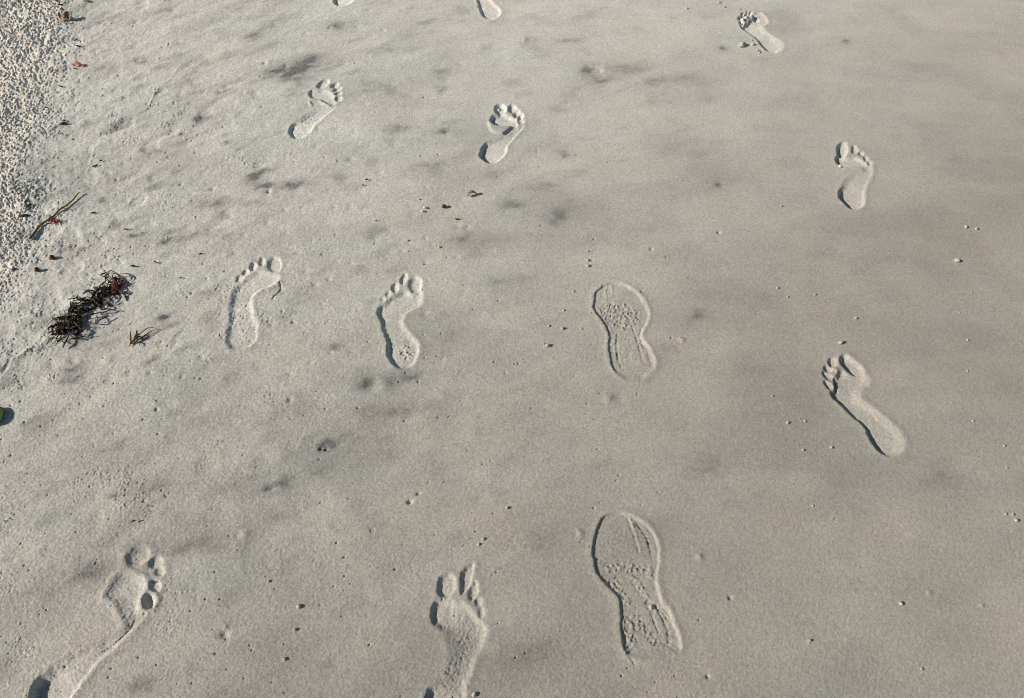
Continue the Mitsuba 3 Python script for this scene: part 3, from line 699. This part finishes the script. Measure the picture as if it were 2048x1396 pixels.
for (px, py, r, lab, el) in SINGLE:
    sd += 1
    c = on_sand(px, py)
    rm = r * metres_per_pixel(c[1])
    z = float(sand_z(*c)[0])
    kind = 'pebble' if 'pebble' in lab else 'clod' if 'clod' in lab else 'pellet'
    key = numbered({'pebble': 'pebble', 'clod': 'sand_clod', 'pellet': 'sand_pellet'}[kind])
    m = lump(sd, rm, (el ** 0.5, 1 / el ** 0.5, 0.8), 0.45 if 'jagged' in lab else 0.3, 2)
    m.apply_transform(trimesh.transformations.rotation_matrix(0.5, [0, 0, 1]))
    m.apply_translation([c[0], c[1], z + rm * 0.5])
    part(key, m, 'mat_shell_white' if kind == 'pebble' else 'mat_pellet', True)
    labels[key] = {'label': lab, 'category': kind}

# dark bits of wrack: (x, y, length px, angle deg, label)
BITS = [(116, 4, 9, 10, 'black weed fragment topmost along the edge of the coarse sand'), (123, 13, 9, 5, 'black weed fragment just below the topmost one, above the curled brown leaf'), (174, 4, 13, -10, 'black weed fragment at the top frame edge, right of the coarse sand'),
        (152, 79, 7, 30, 'black weed fragment between the curled brown leaf and the rust leaf, upper'), (157, 94, 8, 0, 'black weed fragment between the curled brown leaf and the rust leaf, lower'), (152, 138, 7, 0, 'black weed fragment directly under the rust coloured leaf'),
        (122, 174, 9, -10, 'black weed fragment left of the faint trails, below the rust leaf'), (93, 215, 8, 0, 'black weed fragment at the edge of the coarse sand, halfway up'), (128, 243, 9, -15, 'upper of two black weed fragments close together above the plant stem'),
        (128, 250, 14, 5, 'lower of two black weed fragments close together above the plant stem'), (127, 271, 4, 0, 'black dot-like weed crumb above the plant stem'), (202, 322, 5, 40, 'short dark crumb at the foot of a faint trail'), (190, 332, 9, 30, 'thin dark splinter at the foot of a faint trail'),
        (60, 414, 12, 30, 'dark crooked weed bit left of the plant stem, upper'), (49, 433, 16, 10, 'dark weed bit left of the plant stem, lower'), (187, 426, 9, 15, 'small dark fork of weed right of the plant stem'), (253, 460, 8, 10, 'thin dark splinter right of the plant stem'),
        (267, 534, 10, 0, 'black weed fragment right above the seaweed clump'), (312, 525, 7, 0, 'dark weed fragment right of the seaweed clump, lower of two'), (401, 507, 6, 20, 'dark weed fragment right of the seaweed clump, upper of two'), (362, 556, 4, 20, 'dark weed crumb left of the cracked-flap footprint'),
        (148, 595, 5, 0, 'black weed crumb beside the upper left flank of the seaweed clump'), (207, 550, 9, 40, 'short reddish brown weed bit above the seaweed clump'), (734, 360, 7, 10, 'dark weed fragment above the middle footprints, upper of a pair'), (726, 370, 4, 0, 'dark weed fragment above the middle footprints, lower of a pair'),
        (914, 437, 8, 0, 'dark splinter below the brown shell fragment'), (752, 440, 4, 0, 'dark crumb in the open sand above the middle footprints'), (270, 1045, 7, 25, 'dark splinter in the open sand at the left, above the deep toe pit print'), (1700, 86, 1, 0, ''), (38, 384, 40, -28, 'long thin dark twig lying across the edge of the coarse sand, above the plant stem'), (30, 540, 9, 30, 'dark weed bit at the lower end of the coarse sand'),
        (53, 405, 6, 70, 'small dark twiglet against the coarse sand left of the plant stem')]
random.seed(11)
for i, (px, py, ln, ang, lab) in enumerate(BITS):
    if not lab:
        continue
    c = on_sand(px, py)
    k = metres_per_pixel(c[1])
    L, a = ln * k * 0.6, math.radians(ang + random.uniform(-10, 10))
    z = float(sand_z(*c)[0])
    pts = [(c[0] + math.cos(a) * L * t + random.uniform(-.1, .1) * L, c[1] + math.sin(a) * L * t * 1.3 + random.uniform(-.1, .1) * L, z + 0.0022 + 0.003 * random.random()) for t in (-1, -0.3, 0.4, 1)]
    rad = np.interp(np.linspace(0, 1, 13), [0, 0.3, 0.8, 1], [0.3, 1, 0.8, 0.25]) * (0.0012 if ln > 20 else max(0.0016, 0.19 * ln * k))
    key = numbered('weed_fragment')
    part(key, tube(spline(pts, 4), rad, 6), 'mat_seed' if 'reddish' in lab else 'mat_debris')
    labels[key] = {'label': lab, 'category': 'weed fragment'}

# two round seeds with long shadows
for px, py, r, lab in ((106, 518, 5.0, 'glossy brown round seed, upper right of the two seeds above the seaweed'), (76, 543, 4.8, 'dark brown round seed, lower left of the two seeds above the seaweed'), (888, 413, 4.2, 'dark seed lying among white shell chips, below the brown shell fragment')):
    c = on_sand(px, py)
    rm = r * metres_per_pixel(c[1])
    key = numbered('seed')
    m = lump(int(px), rm, (1.12, 1, 0.95), 0.08, 3)
    m.apply_translation([c[0], c[1], float(sand_z(*c)[0]) + rm * 0.85])
    part(key, m, 'mat_seed', True)
    labels[key] = {'label': lab, 'category': 'seed'}


def sheet(key, outline, mat, place, bend, thick=0.0007):
    """a leaf or shell chip: a thin solid from an outline (unit square), bent by bend(u, v) -> (x, y, z) in metres"""
    pg = Polygon(closed_curve(outline, 6))
    nu = 22
    g = np.linspace(-1, 1, nu)
    U, W = np.meshgrid(g, g)
    ok = shapely.contains_xy(pg.buffer(0.02), U, W)
    pts = [(u, w) for u, w in zip(U[ok], W[ok])] + list(pg.exterior.coords)[:-1]
    from scipy.spatial import Delaunay
    pts = np.array(pts)
    tri = Delaunay(pts).simplices
    tri = tri[shapely.contains_xy(pg.buffer(1e-6), *pts[tri].mean(1).T)]
    P = np.array([bend(u, w) for u, w in pts])
    m = trimesh.Trimesh(P, tri, process=False)
    nrm = m.vertex_normals
    n = len(P)
    edges = np.sort(np.vstack([tri[:, [0, 1]], tri[:, [1, 2]], tri[:, [2, 0]]]), axis=1)
    un, cnt = np.unique(edges, axis=0, return_counts=True)
    e = un[cnt == 1]
    f = np.vstack([tri, tri[:, ::-1] + n, np.column_stack([e[:, 0], e[:, 1], e[:, 1] + n]), np.column_stack([e[:, 0], e[:, 1] + n, e[:, 0] + n])])
    m = trimesh.Trimesh(np.vstack([P + nrm * thick / 2, P - nrm * thick / 2]) + np.asarray(place), f, process=False)
    part(key, m, mat, 50)


OVAL = [(-1, 0), (-0.6, 0.55), (0, 0.75), (0.6, 0.5), (1, 0), (0.55, -0.55), (0, -0.72), (-0.6, -0.5)]
# green leaf standing at the left edge, its round shadow on the sand beside it
c = on_sand(-10, 836)
z0 = float(sand_z(*c)[0])
sheet('green_leaf', [(-1, -0.6), (-1.0, 0.1), (-0.75, 0.75), (-0.1, 1.0), (0.5, 0.9), (0.85, 0.4), (1, -0.3), (0.75, -0.85), (0.2, -1.0), (-0.5, -0.95)], 'mat_green_leaf', (c[0], c[1], z0),
      lambda u, w: (0.020 * u, 0.022 * w, 0.002 + 0.0034 * (u + 1) - 0.001 * w * w), 0.0009)
labels['green_leaf'] = {'label': 'green leaf cut by the left frame edge, with a rounded dark shadow', 'category': 'leaf'}
# curled brown leaf at the top left
c = on_sand(133, 39)
z0 = float(sand_z(*c)[0])
sheet('curled_leaf', [(-1, -0.7), (-0.9, 0.5), (-0.4, 0.75), (0.1, 0.6), (0.6, 0.9), (1, 0.5), (0.95, -0.6), (0.4, -0.8), (-0.3, -0.7)], 'mat_brown_leaf', (c[0], c[1], z0 + 0.012),
      lambda u, w: (0.019 * u, 0.010 * w + 0.005 * math.sin(u * 4), 0.010 * w + 0.004 * math.sin(u * 5 + 1) + 0.005 * u * u), 0.0008)
labels['curled_leaf'] = {'label': 'curled dry brown leaf at the edge of the coarse sand, top left', 'category': 'leaf'}
c = on_sand(158, 132)
z0 = float(sand_z(*c)[0])
sheet('rust_leaf', [(-1, -0.1), (-0.6, 0.5), (-0.1, 0.8), (0.4, 0.35), (1, 0.1), (0.7, -0.5), (0.3, -0.7), (0.0, -0.1), (-0.4, -0.5), (-0.7, -0.3)], 'mat_rust_leaf', (c[0], c[1], z0 + 0.006),
      lambda u, w: (0.017 * u, 0.009 * w, 0.004 * w + 0.0025 * math.cos(u * 4) + 0.003 * abs(u)), 0.0007)
labels['rust_leaf'] = {'label': 'small rust coloured leaf scrap lying right of the coarse sand', 'category': 'leaf'}
c = on_sand(944, 390)
z0 = float(sand_z(*c)[0])
sheet('shell_fragment', [(-1, -0.5), (-0.7, 0.4), (-0.1, 0.8), (0.5, 0.5), (1, 0.1), (0.3, -0.1), (-0.2, -0.3), (-0.5, -0.9)], 'mat_shell_brown', (c[0], c[1], z0 + 0.006),
      lambda u, w: (0.012 * u, 0.008 * w, 0.005 * (1 - u * u) + 0.003 * w), 0.0012)
labels['shell_fragment'] = {'label': 'pinkish brown shell fragment alone in the upper middle sand', 'category': 'shell'}
for px, py, s, lab in ((850, 415, 4.5, 'upper of two white shell chips left of the dark seed'), (845, 422, 4.5, 'lower of two white shell chips left of the dark seed'), (837, 398, 3.6, 'white shell chip highest of the three by the dark seed')):
    c = on_sand(px, py)
    k = s * metres_per_pixel(c[1])
    z0 = float(sand_z(*c)[0])
    key = numbered('shell_chip')
    sheet(key, OVAL, 'mat_shell_white', (c[0], c[1], z0 + 0.55 * k), lambda u, w, k=k: (k * u, 0.9 * k * w, 0.5 * k * (1 - u * u) - 0.35 * k * w - 0.1 * k), 0.0010)
    labels[key] = {'label': lab, 'category': 'shell'}

# plant stem and its red weed
FS = lambda X, Y: on_sand(40 + X / 6.98, 360 + Y / 6.98)
mid = [(150, 838), (205, 745), (290, 640), (380, 565), (470, 500), (570, 435), (660, 380), (740, 315), (800, 250), (846, 205)]
lift = np.interp(np.linspace(0, 1, len(mid)), [0, 0.15, 0.5, 0.75, 1], [0.002, 0.002, 0.002, 0.003, 0.0055])
pts = []
for (X_, Y_), l in zip(mid, lift):
    c = FS(X_, Y_)
    pts.append((c[0], c[1], float(sand_z(*c)[0]) + l + 0.0015))
cur = spline(pts, 5)
part('plant_stem__stalk', tube(cur, np.interp(np.linspace(0, 1, len(cur)), [0, 0.5, 1], [0.0028, 0.0021, 0.0015]), 8), 'mat_stem')
labels['plant_stem'] = {'label': 'long curved olive brown plant stem, left of all footprints', 'category': 'stem'}
random.seed(21)
for k in range(3):
    i = [22, 17, 26][k]
    a = cur[i]
    e = a + np.array([0.010 + 0.004 * k, -0.012 + 0.003 * k, -0.002])
    key = 'plant_stem__rootlet' + (f'_{k:03d}' if k else '')
    part(key, tube(spline([a, (a + e) / 2 + [0.002, 0.002, 0.002], e], 4), 0.0009, 5), 'mat_debris')
labels['red_seaweed'] = {'label': 'bright red feathery seaweed tuft touching the plant stem', 'category': 'seaweed'}


def tuft(holder, cx, cy, n, spread, mat, name, seed, hmax=0.010, rad=0.0009):
    random.seed(seed)
    c0 = on_sand(cx, cy)
    z0 = float(sand_z(*c0)[0])
    for k in range(n):
        a, r = random.uniform(0, 6.283), random.uniform(0.2, 1)
        p0 = np.array([c0[0] + random.gauss(0, 0.25) * spread, c0[1] + random.gauss(0, 0.25) * spread, z0 + 0.002])
        pts, d = [p0], np.array([math.cos(a), math.sin(a), 0.5])
        for s in range(4):
            d = d + np.array([random.gauss(0, .5), random.gauss(0, .5), random.gauss(-0.15, .3)])
            q = pts[-1] + d / np.linalg.norm(d) * spread * 0.32 * r
            q[2] = min(max(q[2], z0 + 0.0015), z0 + hmax)
            pts.append(q)
        key = f'{holder}__{name}' + (f'_{k:03d}' if k else '')
        sp = spline(pts, 3)
        part(key, tube(sp, np.linspace(1.2, 0.5, len(sp)) * rad, 5), mat)


tuft('red_seaweed', 110, 442, 34, 0.013, 'mat_red_weed', 'frond', 31, 0.010, 0.0011)

# the clump of dark seaweed: curled strands along its crooked axis
WS = lambda X, Y: on_sand(90 + X / 7.756, 530 + Y / 7.756)
axis = np.array([(210, 1070), (330, 1010), (420, 900), (520, 810), (590, 720), (700, 620), (820, 520), (960, 430), (1080, 360), (1160, 270)])
halfw = [62, 80, 58, 80, 76, 48, 30, 42, 40, 26]
hts = [0.007, 0.010, 0.012, 0.013, 0.013, 0.011, 0.008, 0.007, 0.009, 0.011]
random.seed(41)
labels['seaweed_clump'] = {'label': 'large dark tangled seaweed clump with a red patch at its upper end', 'category': 'seaweed'}
strand = 0
Z0 = float(np.mean(sand_z(*WS(axis[:, 0], axis[:, 1]).T)))


def add_strand(pts, rad, mat='mat_seaweed'):
    global strand
    sp = spline(pts, 4)
    key = 'seaweed_clump__strand' + (f'_{strand:03d}' if strand else '')
    strand += 1
    taper = np.interp(np.linspace(0, 1, len(sp)), [0, 0.1, 0.8, 1], [0.5, 1, 0.9, 0.35])
    part(key, tube(sp, taper * rad, 5), mat)


for s in range(120):
    t = random.uniform(0, len(axis) - 1.001) if s > 30 else random.uniform(0.5, 6)
    i, f = int(t), t - int(t)
    w = halfw[i] * (1 - f) + halfw[i + 1] * f
    h = hts[i] * (1 - f) + hts[i + 1] * f
    c = axis[i] * (1 - f) + axis[i + 1] * f
    q = c + np.array([random.gauss(0, .38), random.gauss(0, .38)]) * w
    g = WS(*q)
    ax = WS(*axis[min(i + 1, len(axis) - 1)]) - WS(*axis[i])
    ang = math.atan2(ax[1], ax[0]) + random.gauss(0, 0.9) + (math.pi if random.random() < .5 else 0)
    pos, pts, curl = np.array([g[0], g[1], Z0 + random.uniform(0.002, h)]), [], random.gauss(0, 0.38)
    for k in range(random.randint(8, 14)):
        pts.append(pos.copy())
        ang += curl + random.gauss(0, 0.5)
        pos = pos + np.array([math.cos(ang) * 0.0055, math.sin(ang) * 0.0055, random.gauss(0, 0.003)])
        pos[2] = min(max(pos[2], Z0 + 0.0015), Z0 + h)
    add_strand(pts, random.choice([0.0007, 0.0009, 0.0011, 0.0014, 0.0021]), 'mat_seaweed_olive' if random.random() < 0.10 else 'mat_seaweed')
LOOSE = [([(940, 85), (1010, 160), (1090, 235), (1160, 300)], .012, 0.0011), ([(1010, 140), (1080, 115), (1150, 150), (1200, 200), (1190, 270)], .016, 0.0013), ([(985, 180), (965, 220), (980, 260), (920, 310), (880, 350), (870, 400), (830, 450)], .008, 0.0014),
         ([(1080, 220), (1110, 160), (1180, 170), (1210, 230)], .012, 0.0012), ([(920, 350), (930, 320), (980, 340), (990, 390), (950, 400), (920, 360)], .010, 0.0009), ([(1090, 460), (1080, 510), (1040, 560), (1030, 600)], .006, 0.0012), ([(1000, 460), (1020, 520), (1060, 500), (1070, 450)], .007, 0.0011),
         ([(810, 745), (900, 745), (980, 730), (1060, 700), (1140, 725)], .005, 0.0013), ([(720, 905), (830, 915), (870, 870), (940, 835), (1030, 795)], .006, 0.0014), ([(820, 790), (850, 850), (800, 890)], .006, 0.0011), ([(60, 1070), (130, 1045), (220, 1030)], .004, 0.0012), ([(45, 1245), (90, 1170), (180, 1100)], .003, 0.0010),
         ([(205, 1200), (280, 1160), (340, 1120)], .004, 0.0010), ([(300, 1295), (340, 1220), (380, 1150), (400, 1080)], .006, 0.0016), ([(545, 1160), (470, 1130), (400, 1090)], .005, 0.0013), ([(320, 880), (350, 820), (430, 805), (480, 830)], .008, 0.0012), ([(375, 780), (440, 750), (440, 700), (500, 660)], .010, 0.0011), ([(580, 610), (620, 540), (700, 510)], .010, 0.0011), ([(520, 600), (530, 650), (560, 680)], .008, 0.0012)]
for pts, h, rad in LOOSE:
    nn = len(pts)
    out = []
    for k, (a, b) in enumerate(pts):
        g = WS(a, b)
        arch = 0.35 + 0.65 * math.sin(math.pi * (k + 0.5) / nn)
        out.append((g[0], g[1] - h * arch * 0.6, Z0 + 0.002 + h * arch))
    add_strand(out, rad)
random.seed(43)
gr = WS(1130, 350)
for k in range(10):
    pos, ang, pts = np.array([gr[0] + random.gauss(0, .004), gr[1] + random.gauss(0, .007), Z0 + random.uniform(0.004, 0.011)]), random.uniform(0, 6.28), []
    for s in range(5):
        pts.append(pos.copy())
        ang += random.gauss(0, .6)
        pos = pos + np.array([math.cos(ang) * 0.004, math.sin(ang) * 0.005, random.gauss(0, .002)])
    sp = spline(pts, 3)
    part('seaweed_clump__red_frond' + (f'_{k:03d}' if k else ''), tube(sp, np.linspace(1.3, .6, len(sp)) * 0.0016, 5), 'mat_red_weed')

# the small sprig right of the clump
labels['seaweed_sprig'] = {'label': 'small brown forked seaweed sprig, right of the large dark clump', 'category': 'seaweed'}
SPRIG = [([(1335, 1220), (1345, 1160), (1365, 1095)], .014, 0.0019), ([(1330, 1225), (1400, 1190), (1460, 1150), (1500, 1120)], .008, 0.0022), ([(1310, 1262), (1340, 1220), (1390, 1190)], .004, 0.0012), ([(1420, 1150), (1440, 1100), (1450, 1070)], .014, 0.0022), ([(1440, 1150), (1480, 1110), (1550, 1060), (1640, 1005), (1750, 995)], .010, 0.0011),
         ([(1470, 1150), (1540, 1120), (1640, 1060), (1755, 998)], .006, 0.0012), ([(1440, 1200), (1470, 1230), (1480, 1272)], .004, 0.0013), ([(1500, 1160), (1560, 1145), (1630, 1115)], .003, 0.0010), ([(1380, 1200), (1430, 1140), (1480, 1085)], .010, 0.0020)]
for k, (pts, h, rad) in enumerate(SPRIG):
    out = []
    for j, (a, b) in enumerate(pts):
        g = WS(a, b)
        out.append((g[0], g[1], float(sand_z(*g)[0]) + 0.0015 + h * (j / max(1, len(pts) - 1) if k in (0, 3) else math.sin(math.pi * (j + 0.4) / len(pts)))))
    sp = spline(out, 4)
    part('seaweed_sprig__branch' + (f'_{k:03d}' if k else ''), tube(sp, np.interp(np.linspace(0, 1, len(sp)), [0, .6, 1], [1, .9, .4]) * rad, 6), 'mat_seaweed_olive')
